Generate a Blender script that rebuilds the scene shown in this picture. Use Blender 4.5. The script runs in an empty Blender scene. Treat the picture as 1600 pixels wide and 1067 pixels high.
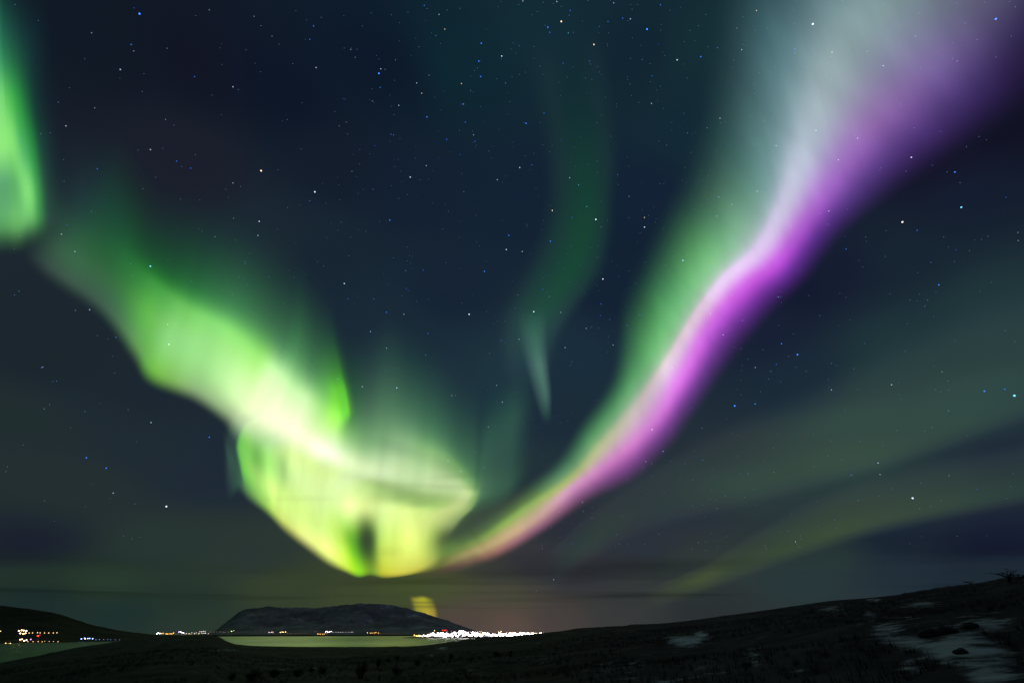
import bpy, bmesh, math, random
import numpy as np
from mathutils import Vector, noise as mnoise

# ------------------------------------------------------------------ camera, world, exposure
sc = bpy.context.scene
COL = sc.collection
ZC = 12.0                                   # eye height above the fjord, metres
F = 756.0                                   # focal length in photo pixels (17 mm on a 36 mm wide sensor)
PITCH = math.atan((988.0 - 533.5) / F)
cam_d = bpy.data.cameras.new("camera")
cam_d.sensor_width = 36.0
cam_d.lens = 36.0 * F / 1600.0
cam_d.clip_start = 0.1
cam_d.clip_end = 2.0e6
cam = bpy.data.objects.new("camera", cam_d)
cam.location = (0, 0, ZC)
cam.rotation_euler = (math.pi / 2 + PITCH, 0, 0)
COL.objects.link(cam)
sc.camera = cam

world = bpy.data.worlds.new("World")
sc.world = world
world.use_nodes = True
wn = world.node_tree
bg = wn.nodes["Background"]
skyt = wn.nodes.new("ShaderNodeTexSky")
skyt.sky_type = 'NISHITA'
skyt.sun_disc = False
skyt.sun_elevation = math.radians(-9.0)     # night: the sun is far under the horizon, behind the camera
skyt.sun_rotation = math.radians(180.0)
wn.links.new(skyt.outputs[0], bg.inputs[0])
bg.inputs[1].default_value = 0.05

vs = sc.view_settings
vs.view_transform = 'Standard'
vs.look = 'None'
vs.exposure = 0.0
vs.gamma = 1.0
vs.use_curve_mapping = False
sc.render.engine = 'CYCLES'
sc.cycles.transparent_max_bounces = 48
sc.cycles.max_bounces = 5
sc.cycles.use_denoising = True

R_SKY = 4.0e5
R_STAR = 3.3e5

# ------------------------------------------------------------------ helpers
def fdir(px, py):
    px = np.asarray(px, float); py = np.asarray(py, float)
    vx = (px - 800.0) / F; vy = (533.5 - py) / F
    cp, sp = math.cos(PITCH), math.sin(PITCH)
    d = np.stack([vx + 0 * vy, cp - sp * vy + 0 * vx, sp + cp * vy + 0 * vx], -1)
    return d / np.linalg.norm(d, axis=-1, keepdims=True)

def az_of(px, py):
    d = fdir(px, py); return np.arctan2(d[..., 0], d[..., 1])

def tel_of(px, py):
    d = fdir(px, py); return d[..., 2] / np.hypot(d[..., 0], d[..., 1])

def lin(c):
    c = np.asarray(c, float) / 255.0
    return np.where(c <= 0.04045, c / 12.92, ((c + 0.055) / 1.055) ** 2.4)

def smooth(a, b, x):
    t = np.clip((np.asarray(x, float) - a) / (b - a), 0, 1); return t * t * (3 - 2 * t)

def interp(x, xs, ys):
    """monotone cubic through (xs, ys)"""
    xs = np.asarray(xs, float); ys = np.asarray(ys, float); x = np.clip(np.asarray(x, float), xs[0], xs[-1])
    h = np.diff(xs); d = np.diff(ys) / h
    m = np.zeros_like(ys); m[0] = d[0]; m[-1] = d[-1]
    for i in range(1, len(xs) - 1):
        m[i] = 0 if d[i - 1] * d[i] <= 0 else 2 * d[i - 1] * d[i] / (d[i - 1] + d[i])
    k = np.clip(np.searchsorted(xs, x, 'right') - 1, 0, len(xs) - 2)
    t = (x - xs[k]) / h[k]
    return ((1 + 2 * t) * (1 - t) ** 2 * ys[k] + t * (1 - t) ** 2 * h[k] * m[k]
            + t * t * (3 - 2 * t) * ys[k + 1] + t * t * (t - 1) * h[k] * m[k + 1])

def ray_u(x, y):
    """which ray of the field a sky direction lies on: rays meet far overhead"""
    return np.arctan2(np.asarray(x, float) - 800, np.asarray(y, float) + 1500) + 1.0

def fbm(n, seed, freq, octs=3):
    """1-D value noise along n samples in 0..1 space"""
    x = np.asarray(n, float); out = np.zeros_like(x); amp = 1.0; tot = 0
    for o in range(octs):
        rr = np.random.RandomState(seed + o * 17); tab = rr.rand(2048) * 2 - 1
        y = x * freq * 2 ** o; i = np.floor(y).astype(int); f = y - i; f = f * f * (3 - 2 * f)
        out += amp * (tab[i % 2048] * (1 - f) + tab[(i + 1) % 2048] * f); tot += amp; amp *= 0.5
    return out / tot

def mesh_np(name, verts, faces, mat, smoothed=True, parent=None, loc=None):
    me = bpy.data.meshes.new(name)
    verts = np.asarray(verts, np.float32); faces = np.asarray(faces, np.int32)
    k = faces.shape[1]
    me.vertices.add(len(verts)); me.vertices.foreach_set("co", verts.ravel())
    me.loops.add(faces.size); me.loops.foreach_set("vertex_index", faces.ravel())
    me.polygons.add(len(faces)); me.polygons.foreach_set("loop_start", np.arange(0, faces.size, k, dtype=np.int32))
    try:
        me.polygons.foreach_set("loop_total", np.full(len(faces), k, np.int32))
    except Exception:
        pass
    me.update(calc_edges=True)
    me.polygons.foreach_set("use_smooth", np.full(len(faces), smoothed, bool))
    if mat is not None:
        for m in (mat if isinstance(mat, (list, tuple)) else [mat]): me.materials.append(m)
    o = bpy.data.objects.new(name, me)
    if parent: o.parent = parent
    if loc is not None: o.location = loc
    COL.objects.link(o)
    return o

def grid_faces(ny, nx, wrap=False):
    j, i = np.meshgrid(np.arange(ny - 1), np.arange(nx if wrap else nx - 1), indexing='ij')
    i2 = (i + 1) % nx
    return np.stack([j * nx + i, j * nx + i2, (j + 1) * nx + i2, (j + 1) * nx + i], -1).reshape(-1, 4)

def tag(o, label=None, cat=None, group=None, kind=None):
    if label: o['label'] = label
    if cat: o['category'] = cat
    if group: o['group'] = group
    if kind: o['kind'] = kind
    return o

def new_mat(name):
    m = bpy.data.materials.new(name); m.use_nodes = True
    nt = m.node_tree
    for n in list(nt.nodes): nt.nodes.remove(n)
    out = nt.nodes.new("ShaderNodeOutputMaterial")
    return m, nt, out

def glow_mat(name):
    """light-giving gas or painted sky glow: adds the brightness stored at each point to whatever lies behind it"""
    m, nt, out = new_mat(name)
    at = nt.nodes.new("ShaderNodeAttribute"); at.attribute_name = "glow"
    em = nt.nodes.new("ShaderNodeEmission"); tr = nt.nodes.new("ShaderNodeBsdfTransparent")
    ad = nt.nodes.new("ShaderNodeAddShader")
    nt.links.new(at.outputs["Color"], em.inputs[0]); nt.links.new(em.outputs[0], ad.inputs[0])
    nt.links.new(tr.outputs[0], ad.inputs[1]); nt.links.new(ad.outputs[0], out.inputs[0])
    m.cycles.emission_sampling = 'NONE'
    return m

def set_glow(o, rgb):
    a = o.data.attributes.new("glow", 'FLOAT_COLOR', 'POINT')
    buf = np.ones((len(rgb), 4), np.float32); buf[:, :3] = rgb
    a.data.foreach_set("color", buf.ravel())

def emit_mat(name, rgb, s, sampling='NONE'):
    m, nt, out = new_mat(name)
    em = nt.nodes.new("ShaderNodeEmission"); em.inputs[0].default_value = (*rgb, 1); em.inputs[1].default_value = s
    nt.links.new(em.outputs[0], out.inputs[0]); m.cycles.emission_sampling = sampling
    return m

def plain_mat(name, rgb, rough=0.9, noise_scale=None, rgb2=None):
    m, nt, out = new_mat(name)
    b = nt.nodes.new("ShaderNodeBsdfPrincipled"); b.inputs["Base Color"].default_value = (*rgb, 1)
    b.inputs["Roughness"].default_value = rough
    if noise_scale:
        tc = nt.nodes.new("ShaderNodeTexCoord"); no = nt.nodes.new("ShaderNodeTexNoise")
        no.inputs["Scale"].default_value = noise_scale; no.inputs["Detail"].default_value = 6
        cr = nt.nodes.new("ShaderNodeValToRGB")
        cr.color_ramp.elements[0].position = 0.35; cr.color_ramp.elements[0].color = (*rgb, 1)
        cr.color_ramp.elements[1].position = 0.65; cr.color_ramp.elements[1].color = (*(rgb2 or rgb), 1)
        nt.links.new(tc.outputs["Object"], no.inputs["Vector"]); nt.links.new(no.outputs[0], cr.inputs[0])
        nt.links.new(cr.outputs[0], b.inputs["Base Color"])
    nt.links.new(b.outputs[0], out.inputs[0])
    return m

# ------------------------------------------------------------------ night sky: dome with airglow, town glow and horizon haze painted in
BASE = [  # direction samples (photo pixel) and the sky's colour there, town glow and cloud-lit bands painted in
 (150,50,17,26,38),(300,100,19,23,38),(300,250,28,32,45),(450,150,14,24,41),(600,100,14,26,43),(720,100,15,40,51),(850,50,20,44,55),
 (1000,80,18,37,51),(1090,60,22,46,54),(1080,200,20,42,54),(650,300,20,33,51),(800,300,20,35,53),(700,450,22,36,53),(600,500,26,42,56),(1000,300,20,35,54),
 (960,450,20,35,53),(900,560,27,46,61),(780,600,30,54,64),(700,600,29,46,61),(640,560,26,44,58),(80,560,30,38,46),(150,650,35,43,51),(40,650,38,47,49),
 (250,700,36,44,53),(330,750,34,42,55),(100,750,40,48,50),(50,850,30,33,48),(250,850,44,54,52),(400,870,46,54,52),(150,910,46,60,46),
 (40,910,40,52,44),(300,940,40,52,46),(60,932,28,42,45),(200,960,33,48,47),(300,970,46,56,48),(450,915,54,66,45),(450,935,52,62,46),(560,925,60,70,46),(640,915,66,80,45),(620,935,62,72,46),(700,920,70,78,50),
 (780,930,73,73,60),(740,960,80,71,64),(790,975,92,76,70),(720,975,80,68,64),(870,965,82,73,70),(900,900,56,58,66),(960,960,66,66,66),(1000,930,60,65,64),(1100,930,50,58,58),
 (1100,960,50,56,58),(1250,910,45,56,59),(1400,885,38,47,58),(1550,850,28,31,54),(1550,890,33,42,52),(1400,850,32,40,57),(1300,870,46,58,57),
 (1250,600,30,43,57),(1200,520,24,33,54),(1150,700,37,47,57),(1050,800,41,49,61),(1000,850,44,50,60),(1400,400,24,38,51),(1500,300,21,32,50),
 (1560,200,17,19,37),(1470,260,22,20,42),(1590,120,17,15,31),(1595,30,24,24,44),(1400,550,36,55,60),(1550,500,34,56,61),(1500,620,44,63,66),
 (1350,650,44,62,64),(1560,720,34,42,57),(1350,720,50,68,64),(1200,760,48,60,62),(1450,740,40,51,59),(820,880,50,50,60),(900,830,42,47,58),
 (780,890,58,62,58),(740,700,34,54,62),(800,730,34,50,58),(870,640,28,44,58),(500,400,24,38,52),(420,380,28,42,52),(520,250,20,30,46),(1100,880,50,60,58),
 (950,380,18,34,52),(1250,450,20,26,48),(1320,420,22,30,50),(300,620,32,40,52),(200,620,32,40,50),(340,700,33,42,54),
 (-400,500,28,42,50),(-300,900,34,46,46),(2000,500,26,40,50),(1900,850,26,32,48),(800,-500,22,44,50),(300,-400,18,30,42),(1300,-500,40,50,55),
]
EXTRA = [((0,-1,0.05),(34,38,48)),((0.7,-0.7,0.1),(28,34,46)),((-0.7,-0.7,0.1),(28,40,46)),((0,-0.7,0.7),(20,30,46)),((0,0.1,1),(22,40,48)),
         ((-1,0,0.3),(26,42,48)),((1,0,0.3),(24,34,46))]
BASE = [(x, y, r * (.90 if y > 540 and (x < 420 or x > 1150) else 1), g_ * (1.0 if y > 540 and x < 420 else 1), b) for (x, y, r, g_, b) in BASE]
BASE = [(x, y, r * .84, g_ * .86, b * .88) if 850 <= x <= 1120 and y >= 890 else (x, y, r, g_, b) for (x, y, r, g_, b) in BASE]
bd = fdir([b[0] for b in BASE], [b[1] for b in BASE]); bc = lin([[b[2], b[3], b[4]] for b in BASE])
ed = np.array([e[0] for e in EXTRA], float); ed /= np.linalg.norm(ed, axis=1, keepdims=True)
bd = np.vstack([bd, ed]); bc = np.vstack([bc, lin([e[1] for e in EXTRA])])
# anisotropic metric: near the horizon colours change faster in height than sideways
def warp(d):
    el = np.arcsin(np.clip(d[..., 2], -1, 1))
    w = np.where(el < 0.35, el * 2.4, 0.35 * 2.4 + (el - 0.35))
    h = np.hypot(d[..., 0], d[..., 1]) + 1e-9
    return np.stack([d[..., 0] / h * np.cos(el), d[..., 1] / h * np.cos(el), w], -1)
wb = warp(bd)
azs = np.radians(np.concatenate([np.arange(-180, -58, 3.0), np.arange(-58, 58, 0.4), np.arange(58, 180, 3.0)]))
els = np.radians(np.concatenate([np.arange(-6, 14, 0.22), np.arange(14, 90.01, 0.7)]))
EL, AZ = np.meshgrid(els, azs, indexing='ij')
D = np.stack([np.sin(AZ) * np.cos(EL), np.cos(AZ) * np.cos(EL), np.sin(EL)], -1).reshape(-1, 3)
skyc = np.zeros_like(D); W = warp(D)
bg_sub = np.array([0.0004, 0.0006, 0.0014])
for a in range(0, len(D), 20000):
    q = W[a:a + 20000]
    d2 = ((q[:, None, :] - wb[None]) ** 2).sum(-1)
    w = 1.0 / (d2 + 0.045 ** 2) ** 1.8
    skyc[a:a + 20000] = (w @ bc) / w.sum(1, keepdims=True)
sky_mat = glow_mat("painted_sky_glow")
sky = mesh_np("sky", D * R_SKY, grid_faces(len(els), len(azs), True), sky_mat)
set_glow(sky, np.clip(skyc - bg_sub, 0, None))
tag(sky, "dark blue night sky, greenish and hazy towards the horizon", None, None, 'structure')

# ------------------------------------------------------------------ aurora curtains
aur_mat = glow_mat("aurora_gas")
aur_mat.cycles.emission_sampling = 'FRONT_BACK'
ZERO = None
def base_at(px, py):
    q = warp(fdir(px, py)); d2 = ((q[..., None, :] - wb) ** 2).sum(-1); w = 1.0 / (d2 + 0.045 ** 2) ** 1.8
    return (w @ bc) / w.sum(-1, keepdims=True)

def catmull(P, n):
    """P (k, m, c) -> n steps per span along the first axis"""
    P = np.asarray(P, float); k = len(P); out = []
    for i in range(k - 1):
        p0, p1, p2, p3 = P[max(i - 1, 0)], P[i], P[i + 1], P[min(i + 2, k - 1)]
        for t in np.arange(n) / n:
            out.append(0.5 * (2 * p1 + (p2 - p0) * t + (2 * p0 - 5 * p1 + 4 * p2 - p3) * t * t + (3 * p1 - p0 - 3 * p2 + p3) * t ** 3))
    out.append(P[-1]); return np.array(out)

def ease(P, n):
    """colour version: monotone, never below the controls"""
    P = np.asarray(P, float); k = len(P); x = np.linspace(0, k - 1, (k - 1) * n + 1)
    sh = P.shape[1:]; Q = P.reshape(k, -1)
    d = np.diff(Q, axis=0); m = np.zeros_like(Q); m[0] = d[0]; m[-1] = d[-1]
    if k > 2:
        a, b = d[:-1], d[1:]
        with np.errstate(divide='ignore', invalid='ignore'):
            hm = np.where(a * b > 0, 2 * a * b / (a + b), 0.0)
        m[1:-1] = np.nan_to_num(hm)
    m[0] *= 0.5; m[-1] *= 0.3
    i = np.clip(np.floor(x).astype(int), 0, k - 2); t = (x - i)[:, None]
    r = ((1 + 2 * t) * (1 - t) ** 2 * Q[i] + t * (1 - t) ** 2 * m[i] + t * t * (3 - 2 * t) * Q[i + 1] + t * t * (t - 1) * m[i + 1])
    return r.reshape((-1,) + sh)

def curtain(name, stations, label, ns=8, nt=7, alt=(10000., 22000.), rays=0.0, seed=1, mod=None, gain=1.0, tint=(1, 1, 1)):
    """A folded sheet of glowing gas. Each station is one ray of the curtain, from its foot (about 100 km up, here at
    one tenth) to its top: (x, y, colour) seen along the photo's directions; None = no light there."""
    K = len(stations[0])
    xy = np.array([[(p[0], p[1]) for p in s] for s in stations], float)
    cg = np.zeros(xy.shape[:2] + (3,))
    for i, s in enumerate(stations):
        for j, p in enumerate(s):
            c = p[2] if len(p) > 2 else None
            if c is not None:
                add = np.clip(lin(c) - base_at(np.array(p[0], float), np.array(p[1], float)), 0, None) * gain
                cg[i, j] = add ** (1 / 2.2)
    X = catmull(xy, ns); X = np.swapaxes(catmull(np.swapaxes(X, 0, 1), nt), 0, 1)
    C = ease(cg, ns); C = np.swapaxes(ease(np.swapaxes(C, 0, 1), nt), 0, 1)
    L = np.clip(C, 0, None) ** 2.2 * np.array(tint)
    n, m = X.shape[:2]
    if rays:
        s = np.linspace(0, 1, n)
        L = L * (1 + rays * fbm(s, seed, len(stations) * 1.7, 3))[:, None, None]
    if mod is not None:
        L = L * mod(X[..., 0], X[..., 1])[..., None]
    d = fdir(X[..., 0], X[..., 1])
    h = np.linspace(alt[0], alt[1], m)[None, :] + np.zeros((n, 1))
    dist = h / np.maximum(d[..., 2], 0.09)
    V = d * np.minimum(dist, 2.6e5)[..., None] + np.array([0, 0, ZC])
    keep = grid_faces(n, m)
    lum = L.sum(-1).ravel()
    ok = lum[keep].max(1) > 2e-4
    keep = keep[ok]
    used = np.unique(keep); remap = np.full(n * m, -1); remap[used] = np.arange(len(used))
    o = mesh_np(name, V.reshape(-1, 3)[used], remap[keep], aur_mat)
    set_glow(o, L.reshape(-1, 3)[used])
    tag(o, label, "aurora", "aurora curtains")
    return o

# right arc: purple foot, white-pink body, green upper fringe
ARC = [
 [(640,916),(632,908),(626,902),(620,894),(612,886),(604,876)],
 [(694,904),(684,894,(74,72,54)),(676,885,(92,98,56)),(668,875,(84,94,56)),(658,864,(66,80,54)),(646,852)],
 [(742,888),(730,874,(120,100,80)),(720,864,(150,140,92)),(710,854,(112,130,72)),(700,842,(80,98,62)),(690,825)],
 [(784,872),(770,856,(150,110,98)),(758,844,(178,155,112)),(748,832,(132,150,82)),(738,816,(76,96,66)),(722,790)],
 [(852,836),(838,816,(150,105,122)),(825,800,(196,162,142)),(812,785,(150,172,98)),(798,766,(84,108,68)),(778,736)],
 [(932,800),(914,778,(130,84,124)),(895,756,(208,150,186)),(880,740,(172,178,120)),(864,722,(98,138,76)),(838,690)],
 [(1012,772),(985,742,(112,68,122)),(956,713,(196,128,182)),(928,690,(178,178,142)),(903,672,(98,145,76)),(864,636)],
 [(1068,716),(1040,688,(108,64,128)),(1013,654,(208,130,205)),(990,626,(196,178,180)),(962,598,(110,162,90)),(916,548)],
 [(1130,648),(1100,616,(100,58,128)),(1068,580,(214,122,220)),(1040,552,(214,190,204)),(1010,524,(118,175,94)),(956,462)],
 [(1184,582),(1146,548,(98,52,130)),(1108,512,(204,108,218)),(1080,486,(220,190,212)),(1048,458,(128,186,108)),(986,390)],
 [(1238,515),(1198,482,(96,46,132)),(1160,450,(196,94,212)),(1126,426,(222,184,222)),(1084,398,(134,186,118)),(1016,318)],
 [(1296,456),(1250,436,(90,44,130)),(1213,412,(190,88,212)),(1176,380,(212,178,216)),(1126,336,(132,168,126)),(1044,250)],
 [(1348,390),(1296,370,(86,48,128)),(1256,345,(172,98,200)),(1212,310,(198,182,208)),(1148,262,(116,150,126)),(1064,160)],
 [(1418,336),(1352,306,(84,56,124)),(1302,275,(158,108,188)),(1244,226,(174,174,190)),(1168,172,(102,130,116)),(1084,50)],
 [(1508,275),(1430,232,(82,56,120)),(1362,188,(146,112,170)),(1280,126,(148,156,162)),(1188,70,(88,118,107)),(1104,-60)],
 [(1600,205),(1516,160,(60,44,94)),(1432,108,(120,104,150)),(1330,36,(126,140,144)),(1228,-30,(78,106,97)),(1134,-150)],
 [(1700,120),(1604,76,(40,32,66)),(1520,22,(92,88,118)),(1416,-54,(108,122,124)),(1296,-120,(70,98,90)),(1196,-260)],
 [(1820,30),(1710,-20,(24,24,46)),(1620,-80,(70,72,92)),(1510,-160,(100,110,114)),(1390,-230,(62,88,82)),(1270,-380)],
 [(1960,-60),(1850,-120),(1750,-180,(40,44,56)),(1640,-270,(48,58,62)),(1500,-360,(34,50,52)),(1360,-520)],
 [(2100,-160),(1990,-230),(1890,-300),(1780,-400),(1620,-500),(1460,-660)],
]
def slim(k, s):
    s = [list(p) for p in s]; n = len(s); r2, r3 = min(2, n - 1), min(3, n - 1)
    if n < 6: return [tuple(p) for p in s]
    wob = 3.0 * math.sin(k * 2.1) + 2.5 * math.sin(k * 4.7 + 1); k -= 1; f = min(1, max(0, (15 - k) / 4)) * max(0, min(1, k / 3))
    dx, dy = s[2][0] - s[4][0], s[2][1] - s[4][1]; L = math.hypot(dx, dy)
    if len(s[4]) > 2 and k >= 4: s[4][2] = (s[4][2][0] * .96, s[4][2][1], s[4][2][2] + (24 if k < 9 else 17))
    if len(s[3]) > 2 and k >= 9: s[3][2] = (s[3][2][0] * 1.02, s[3][2][1] * 1.07, s[3][2][2] * 1.06)
    if k >= 14 and len(s[4]) > 2: s[4][2] = tuple(v * .86 for v in s[4][2])
    sh = [.3, .7, 1, 1, .8, .5, .2][k] if 0 <= k < 7 else 0
    for p in s: p[0] += 8 * sh; p[1] += 6 * sh
    def toward(i, j, t):
        for q in (0, 1): s[i][q] += (s[j][q] - s[i][q]) * t
    toward(3, 2, .28 * f); toward(4, 3, .52 * f); toward(5, 3, (.40 if k < 7 else .08) * f); toward(1, 2, .34 * f); toward(0, 2, .32 * f)
    for i in (0, 1, 2):
        s[i][0] += dx / L * wob * f; s[i][1] += dy / L * wob * f
    return [tuple(p) for p in s]
ARC = [slim(k, s) for k, s in enumerate(ARC)]
curtain("aurora_arc", ARC, "long aurora arc with purple lower rim, white body and green upper fringe", ns=12, nt=10, rays=0.16, seed=5, tint=(1.08, 1.12, 1.14), mod=lambda x, y: 1 + .08 * fbm(ray_u(x, y), 19, 70, 3) + .025 * fbm(ray_u(x, y), 29, 200, 2))

def gp(x, y, *c): return (x, y, c[0]) if c else (x, y)
def low(x, y, dx=-6, dy=8): return [(x + dx, y + dy), (x + dx * .7, y + dy * .7), (x + dx * .4, y + dy * .4), (x, y)]
MAIN = [
 low(20,400)+[(28,380),(40,350),(60,300),(80,250),(100,120)],
 low(70,448)+[(84,418,(56,80,68)),(100,394,(54,92,68)),(115,365,(43,82,62)),(130,310,(32,55,56)),(150,180)],
 low(148,500)+[(160,472,(60,92,72)),(170,440,(54,102,65)),(175,400,(40,95,56)),(180,330,(29,66,53)),(195,190)],
 low(200,566)+[(214,534,(92,150,82)),(226,490,(90,170,74)),(238,446,(62,145,65)),(239,395,(29,73,48)),(247,263)],
 low(228,606)+[(243,578,(112,182,76)),(266,530,(136,208,118)),(287,486,(112,194,94)),(300,435,(37,94,57)),(316,295)],
 low(298,634)+[(308,606,(138,178,116)),(325,560,(154,220,128)),(347,516,(138,218,112)),(368,469,(55,112,72)),(389,325)],
 low(342,664)+[(354,640,(150,180,125)),(374,612,(210,248,168)),(398,559,(158,230,115)),(420,500,(55,103,70)),(440,356)],
 [(352,782),(358,745,(44,64,64)),(357,710,(48,74,68)),(358,684,(42,62,62)),(372,653,(168,192,140)),(394,632,(230,251,182)),(423,584,(200,246,162)),(443,528,(61,111,75)),(464,381)],
 [(372,775),(375,752,(58,96,74)),(372,730,(56,90,72)),(366,694,(46,70,66)),(380,660,(178,206,150)),(410,642,(238,253,192)),(436,596,(206,248,168)),(456,535,(64,120,78)),(475,391)],
 [(388,788),(387,764,(96,148,80)),(381,728,(120,204,84)),(377,694,(116,198,86)),(392,668,(196,228,160)),(428,652,(248,255,200)),(451,610,(206,248,168)),(469,549,(70,127,80)),(485,409)],
 [(416,808),(414,784,(150,200,92)),(405,748,(166,224,108)),(402,715,(140,216,96)),(418,692,(170,218,138)),(452,668,(249,255,203)),(474,625,(206,246,168)),(489,568,(66,118,77)),(501,425)],
 [(446,838),(446,812,(204,226,112)),(438,775,(208,244,128)),(432,730,(172,230,122)),(445,707,(198,236,140)),(478,688,(243,255,196)),(499,645,(178,234,134)),(512,584,(64,124,70)),(520,460)],
 [(480,864),(479,838,(214,228,124)),(468,795,(210,244,130)),(462,745,(208,242,148)),(475,722,(214,243,146)),(508,704,(240,253,208)),(525,656,(150,222,96)),(529,606,(59,109,59)),(533,497)],
 [(511,886),(511,862,(218,238,118)),(498,815,(210,244,130)),(492,765,(214,244,152)),(505,738,(214,243,146)),(534,718,(222,244,184)),(544,677,(122,178,104)),(546,625,(50,97,63)),(549,501)],
 [(539,897),(540,881,(196,232,76)),(528,832,(186,230,96)),(522,780,(214,244,152)),(538,750,(212,240,162)),(562,730,(207,232,167)),(570,690,(120,166,110)),(572,620,(56,90,73)),(572,490)],
 [(559,904),(560,891,(142,216,32)),(552,848,(104,172,52)),(548,790,(226,246,152)),(570,758,(187,222,132)),(592,738,(202,227,167)),(602,691,(126,168,116)),(606,618,(64,102,80)),(608,470)],
 [(579,901),(579,890,(122,162,52)),(574,846,(60,86,46)),(574,792,(210,232,136)),(600,768,(166,202,116)),(622,742,(192,220,157)),(632,696,(140,182,126)),(636,633,(64,105,81)),(638,490)],
 [(599,905),(600,892,(192,198,62)),(596,845,(184,218,98)),(600,795,(212,240,142)),(630,776,(150,186,106)),(652,748,(187,217,152)),(660,706,(140,186,120)),(665,654,(64,108,81)),(668,510)],
 [(619,903),(622,892,(207,208,77)),(620,845,(208,233,108)),(625,800,(217,242,137)),(660,784,(150,186,102)),(682,755,(187,214,150)),(690,717,(136,182,116)),(695,672,(60,103,79)),(698,530)],
 [(645,899),(648,888,(202,203,82)),(648,845,(217,237,117)),(655,805,(207,232,127)),(690,788,(166,202,112)),(710,760,(187,214,147)),(716,733,(122,170,102)),(720,696,(58,98,76)),(724,550)],
 [(672,895),(672,877,(166,176,82)),(672,845,(168,194,92)),(682,810,(192,212,122)),(712,790,(187,207,127)),(729,772,(190,216,142)),(735,750,(112,158,98)),(738,712,(58,98,76)),(740,570)],
 [(695,885),(694,864,(84,102,60)),(696,842,(88,108,66)),(710,815,(140,162,100)),(732,795,(140,168,102)),(743,774,(130,172,104)),(747,756,(84,128,86)),(748,718,(52,90,73)),(750,590)],
 [(713,873),(712,852,(60,75,58)),(718,830,(62,78,60)),(732,808,(62,80,62)),(748,790,(62,92,70)),(757,768,(72,112,82)),(758,731,(58,94,76)),(760,683,(46,80,71)),(764,600)],
 [(760,850),(758,835),(764,815,(56,66,60)),(778,795,(54,66,61)),(790,775,(50,76,66)),(797,752,(50,82,70)),(798,711,(46,76,70)),(800,658,(44,78,71)),(804,570)],
 [(830,810),(828,795),(834,770),(838,750),(840,730),(842,710),(843,680),(844,628),(846,550)],
]
def mainmod(x, y):
    def el(cx, cy, rx, ry, k, rot=0.0):
        c, s = math.cos(rot), math.sin(rot)
        u = ((x - cx) * c + (y - cy) * s) / rx; v = (-(x - cx) * s + (y - cy) * c) / ry
        return 1 + (k - 1) * np.exp(-(u * u + v * v))
    f = el(573, 842, 13, 28, .42) * el(545, 838, 12, 14, .85) * el(598, 757, 60, 10, .74, .28) * el(690, 778, 50, 9, .86, .1)
    f = f * el(402, 715, 11, 30, .66, -.1) * el(443, 735, 9, 30, .72, -.2) * el(424, 762, 6, 42, 1.22, -.12) * el(462, 722, 6, 22, 1.15, -.2)
    f = f * el(505, 850, 42, 13, 1.28, .62) * el(640, 836, 13, 30, 1.22) * el(608, 862, 18, 8, .85) * el(692, 838, 16, 16, .72) * el(500, 700, 60, 12, 1.18, .6)
    f = f * el(700, 730, 30, 14, .82, .5) * el(620, 700, 40, 10, .85, .3) * el(545, 800, 14, 26, 1.1)
    f = f * el(445, 662, 110, 30, .96, .60) * el(690, 760, 60, 4.5, .86, .05) * el(712, 744, 40, 4, .88, -.08) * el(470, 779, 60, 4, .9)
    u = ray_u(x, y)
    k = smooth(640, 720, y) * (1 - .5 * smooth(560, 700, x))
    f = f * (1 + (.03 + .10 * k) * fbm(u, 41, 120, 2) + .09 * (1 - k) * fbm(u, 77, 50, 2))
    return f
curtain("aurora_band", MAIN, "bright green aurora band with glowing white core pouring down to the mountain", ns=10, nt=8, rays=0.05, seed=11, mod=mainmod, tint=(1.15, 1.13, 1.28))

# the sharp fold hanging over the band
FOLD = [
 [(478,690),(478,670),(476,620),(474,570),(472,510)],
 [(508,690),(508,662,(46,85,50)),(504,615,(44,85,50)),(500,575,(33,60,54)),(494,520)],
 [(529,680),(529,650,(80,155,50)),(524,614,(82,165,55)),(517,578,(44,85,56)),(509,515)],
 [(543,670),(542,642,(95,190,40)),(537,612,(85,180,45)),(528,575,(46,105,55)),(518,505)],
 [(550,662),(549,640,(60,100,60)),(545,612,(50,90,60)),(537,575,(35,65,56)),(526,505)],
 [(560,655),(559,635),(555,610),(547,575),(536,505)],
]
curtain("aurora_fold", FOLD, "short vivid green fold of aurora above the middle of the bright band", ns=10, nt=8, alt=(10500., 16000.))

LEFT = [
 [(-220,444),(-220,395),(-220,320),(-220,210),(-220,110),(-220,0),(-220,-120)],
 [(-70,419),(-70,368,(80,155,88)),(-70,300,(95,175,100)),(-70,210,(120,212,110)),(-70,110,(90,190,100)),(-70,20,(60,130,90)),(-70,-160)],
 [(0,404),(2,354,(96,174,98)),(0,295,(92,164,104)),(-2,225,(142,232,116)),(-3,155,(122,215,112)),(-5,70,(50,130,86)),(-5,-100)],
 [(27,402),(26,352,(112,194,102)),(22,292,(96,178,98)),(15,222,(138,230,112)),(10,155,(98,198,92)),(5,70,(40,112,78)),(5,-90)],
 [(48,394),(46,342,(112,196,104)),(43,298,(134,226,114)),(35,235,(92,190,100)),(26,160,(60,165,72)),(20,75,(33,92,66)),(18,-80)],
 [(66,388),(63,338,(66,138,76)),(60,296,(66,150,78)),(52,235,(48,138,68)),(42,165,(36,110,60)),(35,80,(27,70,58)),(32,-70)],
 [(84,384),(80,335,(38,62,58)),(76,290,(36,66,58)),(68,230,(30,64,56)),(60,165,(24,52,50)),(54,80,(21,46,50)),(50,-60)],
 [(120,380),(118,330),(114,285),(108,230),(100,165),(94,80),(90,-60)],
]
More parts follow.
